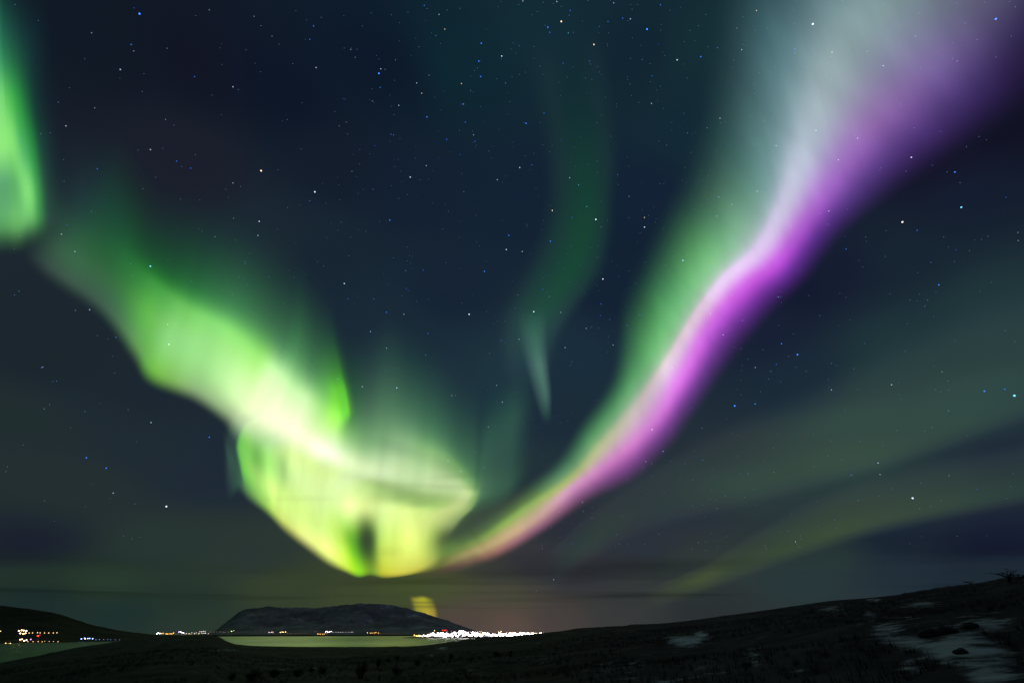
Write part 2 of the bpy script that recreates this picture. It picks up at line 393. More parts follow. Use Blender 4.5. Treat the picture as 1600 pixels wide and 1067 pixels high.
curtain("aurora_curtain", LEFT, "bright green aurora curtain hanging at the left edge of the sky", ns=12, nt=9, alt=(10500., 19000.), rays=0.06, seed=3, tint=(1, 1, 1.2), mod=lambda x, y: 1 - .6 * smooth(330, 385, y))

def strand(pts, wl, wr, kw=1.0):
    out = []
    for (x, y, c, kl, kr) in pts:
        kl *= kw; kr *= kw
        half = None if c is None else c
        out.append([(x - kl, y + kl * wl), (x - kl * .5, y + kl * wl * .5, mixc(x - kl * .5, y, c, .5)), (x, y, c),
                    (x + kr * .5, y - kr * wr * .5, mixc(x + kr * .5, y, c, .55)), (x + kr, y - kr * wr)] if c is not None else
                   [(x - kl, y + kl * wl), (x - kl * .5, y + kl * wl * .5), (x, y), (x + kr * .5, y - kr * wr * .5), (x + kr, y - kr * wr)])
    return out
def mixc(x, y, c, k):
    b = 255 * base_at(np.array(float(x)), np.array(float(y))) ** (1 / 2.3)
    return tuple(b * (1 - k) + np.array(c) * k)
curtain("aurora_strand", strand([
 (826,620,None,26,22),(828,570,(36,60,70),36,28),(834,525,(40,74,72),44,36),(850,485,(34,74,64),54,44),(874,450,(29,72,58),60,46),(898,410,(26,70,55),62,42),
 (911,360,(25,68,53),54,38),(916,310,(23,63,50),50,36),(912,250,(22,57,51),48,44),(902,180,(20,48,50),48,48),(892,110,(20,44,52),50,50),(880,30,None,50,50)], 0.1, 0.1, 1.5),
 "faint broad green aurora strand winding up the middle of the sky", ns=10, nt=8, alt=(11000., 11500.))
curtain("aurora_streak", strand([(856,668,None,7,6),(854,646,(42,70,70),11,8),(851,614,(68,106,98),17,11),(844,576,(74,114,102),20,14),(838,540,(56,94,86),22,17),(834,505,(38,70,70),24,20),(832,470,None,24,20)], 0.1, 0.1, 1.25),
 "short pale streak of aurora at the foot of the faint green strand", ns=10, nt=8, alt=(11000., 11500.))

def band(pts, dn, up):
    """low arc: sharp lower rim, long fade upward"""
    out = []
    for (x, y, c, k) in pts:
        if c is None: out.append([(x, y + dn), (x, y + dn * .5), (x, y), (x, y - up * .3 * k), (x, y - up * .65 * k), (x, y - up * k)])
        else: out.append([(x, y + dn), (x, y + dn * .5, mixc(x, y + dn * .5, c, .45)), (x, y, c), (x, y - up * .3 * k, mixc(x, y - up * .3 * k, c, .72)),
                          (x, y - up * .65 * k, mixc(x, y - up * .65 * k, c, .3)), (x, y - up * k)])
    return out
curtain("aurora_glow", band([(985,942,None,.2),(1045,920,(60,70,52),.22),(1100,902,(74,88,52),.3),(1150,884,(60,76,56),.5),(1200,866,(62,80,58),.7),
 (1260,846,(66,84,60),.9),(1320,827,(68,86,62),1),(1400,806,(64,83,66),1.1),(1500,786,(58,78,66),1.1),(1600,766,(50,70,63),1.1),(1750,735,(46,64,58),1.2),(1950,700,None,1.2)], 28, 80),
 "low dim olive aurora streak just above the right hillside", ns=8, nt=8, alt=(10000., 12000.), gain=.72)
curtain("aurora_glow", band([(840,905,None,.2),(880,872,(48,62,62),.3),(930,838,(52,68,62),.4),(1000,800,(50,64,64),.5),(1100,772,(54,72,66),.8),(1200,748,(58,78,68),1),(1300,722,(60,82,70),1.2),
 (1400,695,(58,80,70),1.4),(1500,662,(54,78,70),1.5),(1600,625,(50,74,70),1.5),(1750,570,(42,62,62),1.5),(1950,500,None,1.5)], 42, 130),
 "broad pale teal aurora veil right of the purple arc", ns=8, nt=8, alt=(12000., 16000.), gain=.7)

YEL = [
 [(644,970),(644,962),(641,948),(638,936),(636,928)],
 [(656,966),(655,961,(110,110,30)),(652,950,(150,148,32)),(649,937,(150,145,38)),(647,929)],
 [(668,968),(667,962,(185,165,22)),(664,950,(170,160,28)),(661,936,(165,165,30)),(659,928)],
 [(679,969),(678,963,(160,140,26)),(677,950,(140,130,35)),(672,937,(120,120,40)),(670,930)],
 [(688,970),(687,963),(685,951),(682,938),(680,930)],
]
def yelmod(x, y):
    return 1 - 0.45 * np.exp(-((y - 941) / 1.6) ** 2) - 0.4 * np.exp(-((y - 947) / 1.4) ** 2)
curtain("aurora_patch", YEL, "small yellow aurora patch low over the right shoulder of the mountain", ns=8, nt=12, alt=(10000., 10500.), mod=yelmod)

# ------------------------------------------------------------------ thin low clouds
def cloud_mat():
    m, nt, out = new_mat("thin_cloud")
    N = nt.nodes.new; Lk = nt.links.new
    tc = N("ShaderNodeTexCoord"); mp = N("ShaderNodeMapping")
    mp.inputs["Scale"].default_value = (1 / 30000., 1 / 15000., 1 / 40000.)
    no = N("ShaderNodeTexNoise"); no.inputs["Scale"].default_value = 1.0; no.inputs["Detail"].default_value = 3.0; no.inputs["Roughness"].default_value = .5
    mr = N("ShaderNodeMapRange"); mr.interpolation_type = 'SMOOTHSTEP'
    mr.inputs[1].default_value = .46; mr.inputs[2].default_value = .70; mr.inputs[3].default_value = 0; mr.inputs[4].default_value = .72
    at = N("ShaderNodeAttribute"); at.attribute_name = "cover"
    mu = N("ShaderNodeMath"); mu.operation = 'MULTIPLY'
    tr = N("ShaderNodeBsdfTransparent"); mx = N("ShaderNodeMix"); mx.data_type = 'RGBA'
    mx.inputs[6].default_value = (1, 1, 1, 1); mx.inputs[7].default_value = (.10, .11, .12, 1)
    Lk(tc.outputs["Object"], mp.inputs[0]); Lk(mp.outputs[0], no.inputs["Vector"]); Lk(no.outputs[0], mr.inputs[0])
    Lk(mr.outputs[0], mu.inputs[0]); Lk(at.outputs["Fac"], mu.inputs[1]); Lk(mu.outputs[0], mx.inputs[0])
    Lk(mx.outputs[2], tr.inputs[0]); Lk(tr.outputs[0], out.inputs[0])
    return m
cx = np.linspace(-70000, 70000, 61); cy = np.linspace(6000, 66000, 41)
CX, CY = np.meshgrid(cx, cy)
CZ = 2300 + 120 * np.sin(CX / 9000.) + 90 * np.sin(CY / 5200.)
cl = mesh_np("clouds", np.stack([CX, CY, CZ], -1).reshape(-1, 3), grid_faces(41, 61), cloud_mat())
den = smooth(6500, 20000, np.hypot(CX, CY)) * (1 - smooth(30000, 62000, np.hypot(CX, CY * .9)))
den = .30 * den + .70 * den * smooth(14000, 30000, np.hypot(CX, CY))
a = cl.data.attributes.new("cover", 'FLOAT', 'POINT'); a.data.foreach_set("value", den.ravel().astype(np.float32))
tag(cl, "thin dark streaks of cloud low over the mountain and the far shore", "clouds", None, 'stuff')

# ------------------------------------------------------------------ stars
def ico(name, mat):
    bm = bmesh.new(); bmesh.ops.create_icosphere(bm, subdivisions=1, radius=1.0)
    me = bpy.data.meshes.new(name); bm.to_mesh(me); bm.free(); me.materials.append(mat); return me
SCOL = {'b': (.045, .22, 1.0), 'w': (.5, .6, .85), 'o': (1.0, .74, .5), 'c': (.12, .5, .7)}
SMAG = {3: (1.5, 2.2), 2: (1.15, 1.5), 1: (.95, .85), 0: (.8, .4)}
smesh = {(c, m): ico("star", emit_mat("starlight_%s_%d" % (c, m), SCOL[c], SMAG[m][1])) for c in SCOL for m in SMAG}
BRIGHT = [
 (218,22,'b','bright blue star high above the left green curtain, brightest of the left sky'),
 (1246,554,'b','bright blue-white star right of the purple arc, brightest of the right sky'),
 (931,343,'w','bright white star beside the upper part of the thin green strand'),
 (942,436,'w','bright white star just right of the lower bend of the green strand'),
 (408,267,'o','bright orange-white star high over the main green band'),
 (492,300,'w','bright white star right of the orange-white one above the green band'),
 (235,416,'c','bright cyan-white star shining through the green band near its upper end'),
 (1011,46,'b','bright blue-white star near the top, left of the pale arc'),
 (877,34,'o','bright orange-white star at the top middle of the sky'),
 (1410,347,'o','bright reddish-white star right of the purple arc, far from the horizon'),
 (1502,324,'c','bright greenish-white star by the right edge, right of the reddish one'),
 (1556,30,'b','large dim blue star in the dark top right corner'),
 (592,115,'b','bright blue star in the dark sky left of the top middle'),
 (1270,38,'w','white star showing through the top of the pale arc'),
 (834,487,'w','bright white star at the foot of the green strand'),
 (733,491,'w','bright white star left of the foot of the green strand'),
 (1148,634,'b','blue star low right of the purple arc, left of its near twin'),
 (1585,618,'c','greenish-white star at the far right edge, halfway down'),
 (1426,778,'w','pale star low over the right hillside'),
 (260,791,'w','white star low over the fjord, left of the bright band'),
]
rs = random.Random(7)
def star(x, y, c, m, label, group=None):
    o = bpy.data.objects.new("star", smesh[(c, m)])
    d = fdir(x, y); r = SMAG[m][0] * 0.0009 * R_STAR * rs.uniform(.88, 1.12)
    r *= 1.0 / (fdir(x, y) @ fdir(800, 533.5)) ** -1 if False else 1.0
    o.location = d * R_STAR; o.scale = (r, r, r); COL.objects.link(o)
    tag(o, label, "star", group)
for (x, y, c, lab) in BRIGHT: star(x, y, c, 3, lab)
FAINT = """188 109 w 1;304 120 b 1;364 136 w 1;276 252 b 1;298 263 b 1;364 286 w 1;405 346 w 2;403 368 w 1;484 314 b 1;609 344 b 2;641 277 w 2;666 259 w 1;663 9 b 1;686 23 w 1;
681 56 b 1;695 46 o 1;752 68 b 2;748 96 b 2;751 120 b 2;784 88 w 2;724 163 b 2;667 183 b 2;790 130 b 1;721 131 o 1;659 146 o 1;822 193 b 2;850 177 b 1;856 43 b 2;891 17 b 1;950 34 b 1;928 70 o 2;
880 99 b 1;921 96 b 1;859 51 b 1;888 52 c 1;727 191 b 1;604 488 b 2;631 491 w 1;634 423 b 1;661 422 b 1;757 424 b 2;795 368 b 2;791 390 w 2;816 393 o 1;860 377 b 2;863 329 o 2;904 289 c 1;
890 278 w 1;894 340 b 1;917 323 c 1;812 262 w 2;831 258 b 1;777 281 w 1;1007 340 o 1;1007 355 w 2;983 307 c 1;965 273 b 1;1018 162 w 1;1074 208 b 1;1058 94 w 2;1095 89 b 2;1121 75 b 1;1019 119 b 1;939 475 b 1;
953 499 b 1;938 493 b 1;980 508 b 1;1000 492 b 1;848 452 b 1;876 488 w 1;811 530 w 1;811 530 w 0;883 543 w 1;958 539 w 1;916 513 w 1;1143 320 w 1;1144 318 c 0;1120 338 c 1;1067 407 w 2;1216 464 c 1;
1424 246 w 2;1492 269 b 2;1467 445 b 2;1433 360 b 1;1322 389 b 1;1221 537 b 2;1213 569 b 1;1180 574 w 1;1180 631 b 2;1299 609 w 1;1393 601 w 1;1340 608 b 0;1538 611 b 2;1570 608 b 1;1330 742 b 1;1375 741 w 1;1372 723 w 1;
1130 523 w 1;1110 490 w 1;1050 575 w 1;1019 671 w 2;1036 705 w 1;1009 721 w 1;1115 733 b 0;1120 794 w 0;1169 740 w 0;1243 846 w 1;865 905 w 1;838 923 w 0;910 784 w 1;925 809 w 0;
135 715 b 2;166 731 b 2;177 770 w 1;327 683 b 2;236 660 w 1;264 538 w 2;262 507 w 1;140 484 w 1;118 485 w 0;65 574 b 1;181 527 b 1;538 443 w 2;566 604 w 1;528 592 c 1;620 606 w 2;706 618 w 1;700 720 w 1;720 736 w 1;
765 552 b 1;783 532 b 1;776 602 w 1;763 667 w 1;785 628 w 1;711 618 w 0;544 467 b 1;584 467 b 1;635 451 b 1;579 518 w 1;669 521 b 1;665 555 b 1;604 544 w 1;592 93 b 0;618 94 w 0;555 90 w 0;539 155 b 0;
624 36 b 0;490 41 b 1;484 62 b 1;425 57 w 0;397 26 w 0;327 16 w 0;494 106 w 1;595 108 w 1;594 137 b 1;623 165 w 1;611 210 b 1;615 211 b 1;651 130 w 1;625 217 b 0;530 197 w 0;541 191 w 0;740 211 w 1;742 221 b 1;698 218 b 1;
609 149 b 0;582 158 w 0;548 78 w 0;549 76 b 0;584 160 b 0;103 197 w 1;152 264 b 1;117 393 w 1;96 366 w 1;205 70 b 1;209 80 w 0;235 234 w 1;148 169 w 0;365 341 w 0;336 370 w 0;1087 208 b 0;1125 185 w 1;1123 308 c 1;
1105 200 w 0;1300 82 w 1;1380 103 w 1;1355 81 w 0;1310 250 w 1;1213 228 w 1;1275 204 w 1;1183 299 w 1;1212 228 w 0;1340 216 w 1;1295 330 w 1;1236 353 w 0;1242 77 b 1;1159 78 w 1;1182 17 o 1;985 30 w 1;973 29 b 1;959 5 w 1;1032 8 b 1;870 3 w 1;817 2 w 1"""
GL = {'b': ("small blue star scattered in the dark sky around the aurora", "small blue stars"),
      'w': ("small white star scattered in the dark sky around the aurora", "small white stars"),
      'o': ("small orange-tinted star scattered in the dark sky around the aurora", "small orange stars"),
      'c': ("small cyan-tinted star scattered in the dark sky around the aurora", "small cyan stars")}
n_st = len(BRIGHT)
for e in FAINT.replace("\n", "").split(";"):
    if not e.strip(): continue
    x, y, c, m = e.split(); star(float(x), float(y), c, int(m), *GL[c]); n_st += 1
tries = 0
while n_st < 300 and tries < 5000:
    tries += 1
    x, y = rs.uniform(0, 1600), rs.uniform(0, 900) ** 1.0
    if y > 600 and rs.random() < .7: continue
    if x < 560 and rs.random() < .55: continue
    if 220 < x < 740 and 480 < y < 900: continue
    star(x, y, c := rs.choice('bbwwc'), 0, *GL[c]); n_st += 1
# the countless fainter ones: one object of tiny points
sv, sf = [], []
octv = np.array([(1,0,0),(-1,0,0),(0,1,0),(0,-1,0),(0,0,1),(0,0,-1)], float)
octf = np.array([(0,2,4),(2,1,4),(1,3,4),(3,0,4),(2,0,5),(1,2,5),(3,1,5),(0,3,5)])
for k in range(1000):
    x, y = rs.uniform(-60, 1660), rs.uniform(-60, 860)
    if rs.random() < .6: x = rs.gauss(930, 260)
    if 220 < x < 740 and 480 < y < 900: continue
    r = rs.uniform(.4, .6) * .0009 * R_STAR
    sf.append(octf + 6 * len(sv)); sv.append(fdir(x, y) * R_STAR + octv * r)
stf = mesh_np("faint_stars", np.vstack(sv), np.vstack(sf), emit_mat("faint_starlight", (.25, .45, 1.0), .7))
tag(stf, "countless faint stars sprinkled between the larger ones", "stars", None, 'stuff')

# ------------------------------------------------------------------ water
def water_mat():
    m, nt, out = new_mat("fjord_water")
    N = nt.nodes.new; Lk = nt.links.new
    b = N("ShaderNodeBsdfPrincipled"); b.inputs["Base Color"].default_value = (.008, .06, .025, 1)
    b.inputs["Roughness"].default_value = .16; b.inputs["IOR"].default_value = 1.33
    tc = N("ShaderNodeTexCoord"); mp = N("ShaderNodeMapping"); mp.inputs["Scale"].default_value = (.12, .05, 1)
    no = N("ShaderNodeTexNoise"); no.inputs["Scale"].default_value = 1.0; no.inputs["Detail"].default_value = 4
    bu = N("ShaderNodeBump"); bu.inputs["Strength"].default_value = 1.0; bu.inputs["Distance"].default_value = 3.0
    mp2 = N("ShaderNodeMapping"); mp2.inputs["Scale"].default_value = (.004, .0022, 1)
    n2 = N("ShaderNodeTexNoise"); n2.inputs["Scale"].default_value = 1.0; n2.inputs["Detail"].default_value = 3
    mr = N("ShaderNodeMapRange"); mr.inputs[1].default_value = .35; mr.inputs[2].default_value = .7; mr.inputs[3].default_value = .28; mr.inputs[4].default_value = .42
    Lk(tc.outputs["Object"], mp.inputs[0]); Lk(mp.outputs[0], no.inputs["Vector"]); Lk(no.outputs[0], bu.inputs["Height"]); Lk(bu.outputs[0], b.inputs["Normal"])
    Lk(tc.outputs["Object"], mp2.inputs[0]); Lk(mp2.outputs[0], n2.inputs["Vector"]); Lk(n2.outputs[0], mr.inputs[0]); Lk(mr.outputs[0], b.inputs["Roughness"])
    Lk(b.outputs[0], out.inputs[0]); return m
wx = np.linspace(-9000, 9000, 41); wy = np.linspace(60, 9000, 41)
WX, WY = np.meshgrid(wx, wy)
w = mesh_np("water", np.stack([WX, WY, WX * 0], -1).reshape(-1, 3), grid_faces(41, 41), water_mat())
tag(w, "calm fjord water glowing green under the aurora", None, None, 'structure')

# ------------------------------------------------------------------ foreground ground
SIL = [(-260,1090,150),(-100,1062,190),(0,1037,262),(60,1025,330),(130,1010.5,540),(160,1006,580),(200,1000.5,600),(240,996,615),(280,993.2,620),(322,993.2,615),(342,995,605),
 (352,1000.5,590),(368,1006.5,560),(400,1010,545),(480,1011.6,535),(560,1011.6,535),(640,1010.6,545),(668,1008.3,560),(700,1003.3,560),(730,999.3,540),(770,995.3,500),(810,992.6,460),
 (850,988.6,420),(880,985,400),(900,981.5,390),(930,979.6,375),(960,979,355),(1000,975.6,330),(1040,973,305),(1100,966,270),(1160,958,250),(1200,952.4,230),(1250,944.6,215),(1300,938,205),(1350,934,195),
 (1400,929,185),(1450,921,178),(1500,915,170),(1540,911.5,165),(1570,904,160),(1600,901,155),(1700,884,145)]
s_az = [float(az_of(p[0], p[1])) for p in SIL]; s_te = [float(tel_of(p[0], p[1])) for p in SIL]; s_dc = [p[2] for p in SIL]
pre = [(-math.pi, .06, 120), (-2.2, .03, 120), (-1.5, -.05, 130)]; post = [(1.2, .13, 130), (1.8, .12, 120), (2.6, .08, 120), (math.pi, .06, 120)]
t_az = [p[0] for p in pre] + s_az + [p[0] for p in post]
t_te = [p[1] for p in pre] + s_te + [p[1] for p in post]
t_dc = [p[2] for p in pre] + s_dc + [p[2] for p in post]
EYE = 2.6
def fn2(x, y, s):                      # vectorised smooth noise (value noise)
    rr = np.random.RandomState(s); tab = rr.rand(256, 256) * 2 - 1
    i = np.floor(x).astype(int); j = np.floor(y).astype(int); u = x - i; v = y - j
    u = u * u * (3 - 2 * u); v = v * v * (3 - 2 * v); i %= 256; j %= 256; i2 = (i + 1) % 256; j2 = (j + 1) % 256
    return (tab[i, j] * (1 - u) + tab[i2, j] * u) * (1 - v) + (tab[i, j2] * (1 - u) + tab[i2, j2] * u) * v
def rough(x, y):
    return (.5 * fn2(x / 23, y / 23, 1) + .3 * fn2(x / 9.1, y / 9.1, 2) + .16 * fn2(x / 3.3, y / 3.3, 3) + .09 * fn2(x / 1.1, y / 1.1, 4))
def ground_z(az, r):
    e = interp(az, t_az, t_te); dc = interp(az, t_az, t_dc); u = r / dc
    x = np.sin(az) * r; y = np.cos(az) * r
    gap = EYE * np.clip(1 - u, 0, 1) ** 1.35
    amp = np.minimum(.75, .10 + r * .01) * smooth(0, .15, 1 - u) + .00055 * r * smooth(1, .9, u) + .0007 * r
    z = ZC + r * e - gap + amp * rough(x, y) * np.where(r < 4, r / 4, 1)
    zc = ZC + dc * e
    far = zc - (zc + 4) * smooth(1.0, 1.6, u)
    return np.where(u <= 1, z, far + .0007 * r * rough(x, y))
ga = np.radians(np.concatenate([np.arange(-180, -50, 2.0), np.arange(-50, 52, 0.14), np.arange(52, 180, 2.0)]))
gu = np.concatenate([np.geomspace(.0016, .05, 30)[:-1], np.geomspace(.05, 1.0, 150), np.array([1.01, 1.03, 1.08, 1.18, 1.35, 1.6])])
GA, GU = np.meshgrid(ga, gu); GDC = interp(GA, t_az, t_dc); GR = GU * GDC
GZ = ground_z(GA, GR)
GV = np.stack([np.sin(GA) * GR, np.cos(GA) * GR, GZ], -1)
gv = np.vstack([GV.reshape(-1, 3), [[0, 0, ZC - EYE]]])
gf = grid_faces(len(gu), len(ga), True)
cap = [[len(gv) - 1, (i + 1) % len(ga), i, i] for i in range(len(ga))]

def project(P):
    P = np.asarray(P, float) - np.array([0, 0, ZC]); cp, sp = math.cos(PITCH), math.sin(PITCH)
    f = P[..., 1] * cp + P[..., 2] * sp; up = -P[..., 1] * sp + P[..., 2] * cp
    f = np.where(f < .05, .05, f)
    return 800 + F * P[..., 0] / f, 533.5 - F * up / f
def ground_hit(px, py):
    d = fdir(px, py); a = float(np.arctan2(d[0], d[1])); te = float(d[2] / math.hypot(d[0], d[1]))
    dc = float(interp(np.array([a]), t_az, t_dc)[0])
    r = np.geomspace(6, dc * .999, 1500); z = ground_z(np.full_like(r, a), r)
    hit = np.nonzero(z >= ZC + r * te)[0]
    k = hit[0] if len(hit) else int(np.argmax(z / r - (ZC / r) * 1.0))
    return np.array([math.sin(a) * r[k], math.cos(a) * r[k], z[k]]), r[k]

SNOW = [(1072,1001,26,8,1.),(1096,991,11,4,1.),(1385,985,28,13,.75),(1430,1003,55,9,.85),(1495,1000,50,20,.8),(1545,975,45,14,.7),(1500,1016,60,14,1.),(1545,1045,46,28,.85),(1475,1028,24,9,.8),
 (1298,950,22,5,.6),(1366,937,12,3,.7),(1440,944,34,6,.55),(1360,960,16,6,.5),(690,1012,10,2.5,.7),(675,1024,7,2,.7),(1180,1020,14,22,.45),(1120,1045,40,10,.4),(960,1040,60,12,.35),(1420,1040,20,10,.5),
 (840,1030,40,6,.32),(720,1050,60,8,.3),(450,1045,40,5,.3),(350,1015,26,2.5,.45),(1250,1048,20,4,.4),(1000,1060,60,8,.35),(1380,970,60,10,.4),(885,988,10,2,.4),(840,1004,6,1.2,.5)]
PX, PY = project(gv); sn = np.zeros(len(gv))
for (x, y, rx, ry, k) in SNOW:
    sn = np.maximum(sn, k * np.exp(-.7 * (((PX - x) / rx) ** 2 + ((PY - y) / ry) ** 2)))
sn *= (gv[:, 1] > 3)
def ground_mat():
    m, nt, out = new_mat("moorland")
    N = nt.nodes.new; Lk = nt.links.new
    tc = N("ShaderNodeTexCoord")
    def nz(scale, det=6, ro=.6):
        n = N("ShaderNodeTexNoise"); n.inputs["Scale"].default_value = scale; n.inputs["Detail"].default_value = det; n.inputs["Roughness"].default_value = ro
        Lk(tc.outputs["Object"], n.inputs["Vector"]); return n.outputs[0]
    cr = N("ShaderNodeValToRGB"); e = cr.color_ramp.elements
    e[0].position = .3; e[0].color = (.010, .009, .010, 1); e[1].position = .72; e[1].color = (.085, .078, .075, 1)
    big = N("ShaderNodeMath"); big.operation = 'MULTIPLY_ADD'; big.inputs[1].default_value = .9
    sh = N("ShaderNodeMath"); sh.operation = 'SUBTRACT'; sh.inputs[1].default_value = .52
    Lk(nz(.045, 3, .5), sh.inputs[0]); Lk(sh.outputs[0], big.inputs[0]); Lk(nz(.35), big.inputs[2]); Lk(big.outputs[0], cr.inputs[0])
    at = N("ShaderNodeAttribute"); at.attribute_name = "snow"
    ad = N("ShaderNodeMath"); ad.operation = 'MULTIPLY_ADD'; ad.inputs[1].default_value = 2.4
    s1 = N("ShaderNodeMath"); s1.operation = 'SUBTRACT'; s1.inputs[1].default_value = .5
    Lk(nz(.55, 8, .68), s1.inputs[0])
    Lk(s1.outputs[0], ad.inputs[0]); Lk(at.outputs["Fac"], ad.inputs[2])
    mr = N("ShaderNodeMapRange"); mr.interpolation_type = 'SMOOTHSTEP'
    mr.inputs[1].default_value = .30; mr.inputs[2].default_value = .95
    Lk(ad.outputs[0], mr.inputs[0])
    mx = N("ShaderNodeMix"); mx.data_type = 'RGBA'
    Lk(mr.outputs[0], mx.inputs[0]); Lk(cr.outputs[0], mx.inputs[6]); mx.inputs[7].default_value = (.74, .78, .82, 1)
    b = N("ShaderNodeBsdfPrincipled"); b.inputs["Roughness"].default_value = .95; b.inputs["Specular IOR Level"].default_value = .15
    bu = N("ShaderNodeBump"); bu.inputs["Strength"].default_value = .8; bu.inputs["Distance"].default_value = .25
    Lk(nz(2.2, 8, .7), bu.inputs["Height"]); Lk(bu.outputs[0], b.inputs["Normal"])
    Lk(mx.outputs[2], b.inputs["Base Color"]); Lk(b.outputs[0], out.inputs[0]); return m
g = mesh_np("ground", gv, gf, ground_mat())
bm = bmesh.new(); bm.from_mesh(g.data); bm.verts.ensure_lookup_table()
for c in cap:
    f = bm.faces.new([bm.verts[c[0]], bm.verts[c[1]], bm.verts[c[2]]]); f.smooth = True
bm.normal_update(); bm.to_mesh(g.data); bm.free()
a = g.data.attributes.new("snow", 'FLOAT', 'POINT'); a.data.foreach_set("value", sn.astype(np.float32))
tag(g, "dark moorland hillside with thin patches of snow sloping to the fjord", None, None, 'structure')

# ------------------------------------------------------------------ hills across the water
def hill_mat(name, c1, c2, snowy, scale):
    m, nt, out = new_mat(name)
    N = nt.nodes.new; Lk = nt.links.new
    tc = N("ShaderNodeTexCoord"); mp = N("ShaderNodeMapping"); mp.inputs["Scale"].default_value = (scale, scale * .6, scale * 1.6)
    no = N("ShaderNodeTexNoise"); no.inputs["Scale"].default_value = 1; no.inputs["Detail"].default_value = 8; no.inputs["Roughness"].default_value = .62
    cr = N("ShaderNodeValToRGB"); e = cr.color_ramp.elements
    e[0].position = .4; e[0].color = (*c1, 1); e[1].position = .62; e[1].color = (*c2, 1)
    if snowy:
        x = e.new(.66); x.color = (.68, .67, .7, 1)
    b = N("ShaderNodeBsdfPrincipled"); b.inputs["Roughness"].default_value = .95; b.inputs["Specular IOR Level"].default_value = .1
    Lk(tc.outputs["Object"], mp.inputs[0]); Lk(mp.outputs[0], no.inputs["Vector"]); Lk(no.outputs[0], cr.inputs[0])
    Lk(cr.outputs[0], b.inputs["Base Color"]); Lk(b.outputs[0], out.inputs[0]); return m
def hillmass(name, crest, r0, rc, r1, mat, label, gul=0.12, seed=3, wig=.0):
    aa = np.array([float(az_of(p[0], p[1])) for p in crest]); tt = np.array([float(tel_of(p[0], p[1])) for p in crest])
    az = np.linspace(aa[0], aa[-1], 320); te = interp(az, aa, tt)
    te = te + wig * fbm(np.linspace(0, 1, 320), seed + 9, 40, 3)
    rr = np.concatenate([np.linspace(r0, rc, 46), np.linspace(rc, r1, 14)[1:]])
    A, R = np.meshgrid(az, rr); T = np.broadcast_to(te, A.shape)
    H = np.maximum(ZC + rc * T, .4)
    t = np.clip((R - r0) / (rc - r0), 0, 1)
    prof = np.where(R <= rc, t ** 1.15 * (1 - .35 * (1 - t)), 1 - smooth(rc, r1, R))
    X = np.sin(A) * R; Y = np.cos(A) * R
    gl = np.abs(fn2(X / 130 + 3, Y / 420, seed)) * .6 + np.abs(fn2(X / 47, Y / 160, seed + 1)) * .3 + .15 * fn2(X / 20, Y / 40, seed + 2)
    Z = H * prof * (1 - gul * 4 * gl * t * (1 - t)) - .6 * (1 - t)
    o = mesh_np(name, np.stack([X, Y, Z], -1).reshape(-1, 3), grid_faces(len(rr), 320), mat)
    tag(o, label, None, None, 'structure'); return o
MTN = [(300,991),(318,989.5),(335,985),(350,974),(366,961),(380,953),(395,950),(420,947.3),(445,948.4),(470,949.3),(500,948.6),(520,946.5),(540,944.6),(560,942.6),(580,942.2),(600,943.4),(625,947.5),(645,952.5),(660,957),
 (690,966),(712,974),(730,981),(750,987),(775,991)]
hillmass("mountain", MTN, 3000, 4300, 6000, hill_mat("mountain_rock", (.24, .21, .225), (.46, .42, .43), True, .006), "broad flat-topped mountain with snow-streaked slopes across the fjord", .55, 3, .0014)
LH = [(-420,905),(-250,922),(-120,935),(-50,942),(0,945.5),(30,948.8),(60,953),(85,957),(100,961),(120,968),(140,974.5),(165,980),(190,985),(215,988),(240,990.5),(258,993)]
hillmass("hill", LH, 1080, 1500, 2100, hill_mat("hill_moor", (.016, .014, .012), (.05, .042, .032), False, .02), "dark low hill sloping down to the lit left shore", .15, 21, .0004)

def shore(name, pts, rn, depth, mat, label):
    """low land strip: (photo x, height in metres) along its front, front edge at range rn"""
    a0, a1 = float(az_of(pts[0][0], 995)), float(az_of(pts[-1][0], 995)); az = np.linspace(a0, a1, 160)
    pa = np.array([float(az_of(p[0], 995)) for p in pts]); hh = interp(az, pa, [p[1] for p in pts])
    ff = interp(az, pa, [p[2] for p in pts])
    off = np.array([-8, 0, 10, 30, 80, depth * .5, depth]); up = np.array([-.6, .15, .5, .8, 1, 1, -.3])
    V = []
    for o, u in zip(off, up):
        r = ff + o + 6 * fn2(az * 300, az * 0 + o, 5)
        V.append(np.stack([np.sin(az) * r, np.cos(az) * r, hh * u + .15 * fn2(az * 900, az * 0 + o, 6)], -1))
    o = mesh_np(name, np.vstack(V), grid_faces(len(off), 160), mat)
    tag(o, label, None, None, 'structure'); return o
soil = hill_mat("shore_soil", (.02, .018, .015), (.055, .05, .04), False, .05)
TOWN_R = 1450.; FAR_R = 2350.; LEFT_R = 1020.
shore("shore", [(150,2.,FAR_R),(240,5,FAR_R),(330,5,FAR_R),(420,5,FAR_R),(560,4.5,FAR_R),(640,4,FAR_R),(700,4,FAR_R),(900,4,FAR_R)], FAR_R, 500, soil, "dark low far shore below the mountain")
shore("shore", [(630,.2,TOWN_R+60),(644,1.6,TOWN_R+20),(660,3,TOWN_R),(700,3.5,TOWN_R-30),(760,4.5,TOWN_R-60),(830,6,TOWN_R-90),(900,8,TOWN_R-100)], TOWN_R, 300, soil, "low shore with the brightly lit town")
shore("shore", [(-250,2.5,LEFT_R-200),(-60,2.5,LEFT_R-60),(40,2.2,LEFT_R),(120,2.,LEFT_R+30),(190,1.5,LEFT_R+120),(245,.4,LEFT_R+300)], LEFT_R, 260, soil, "dark shore at the foot of the left hill")

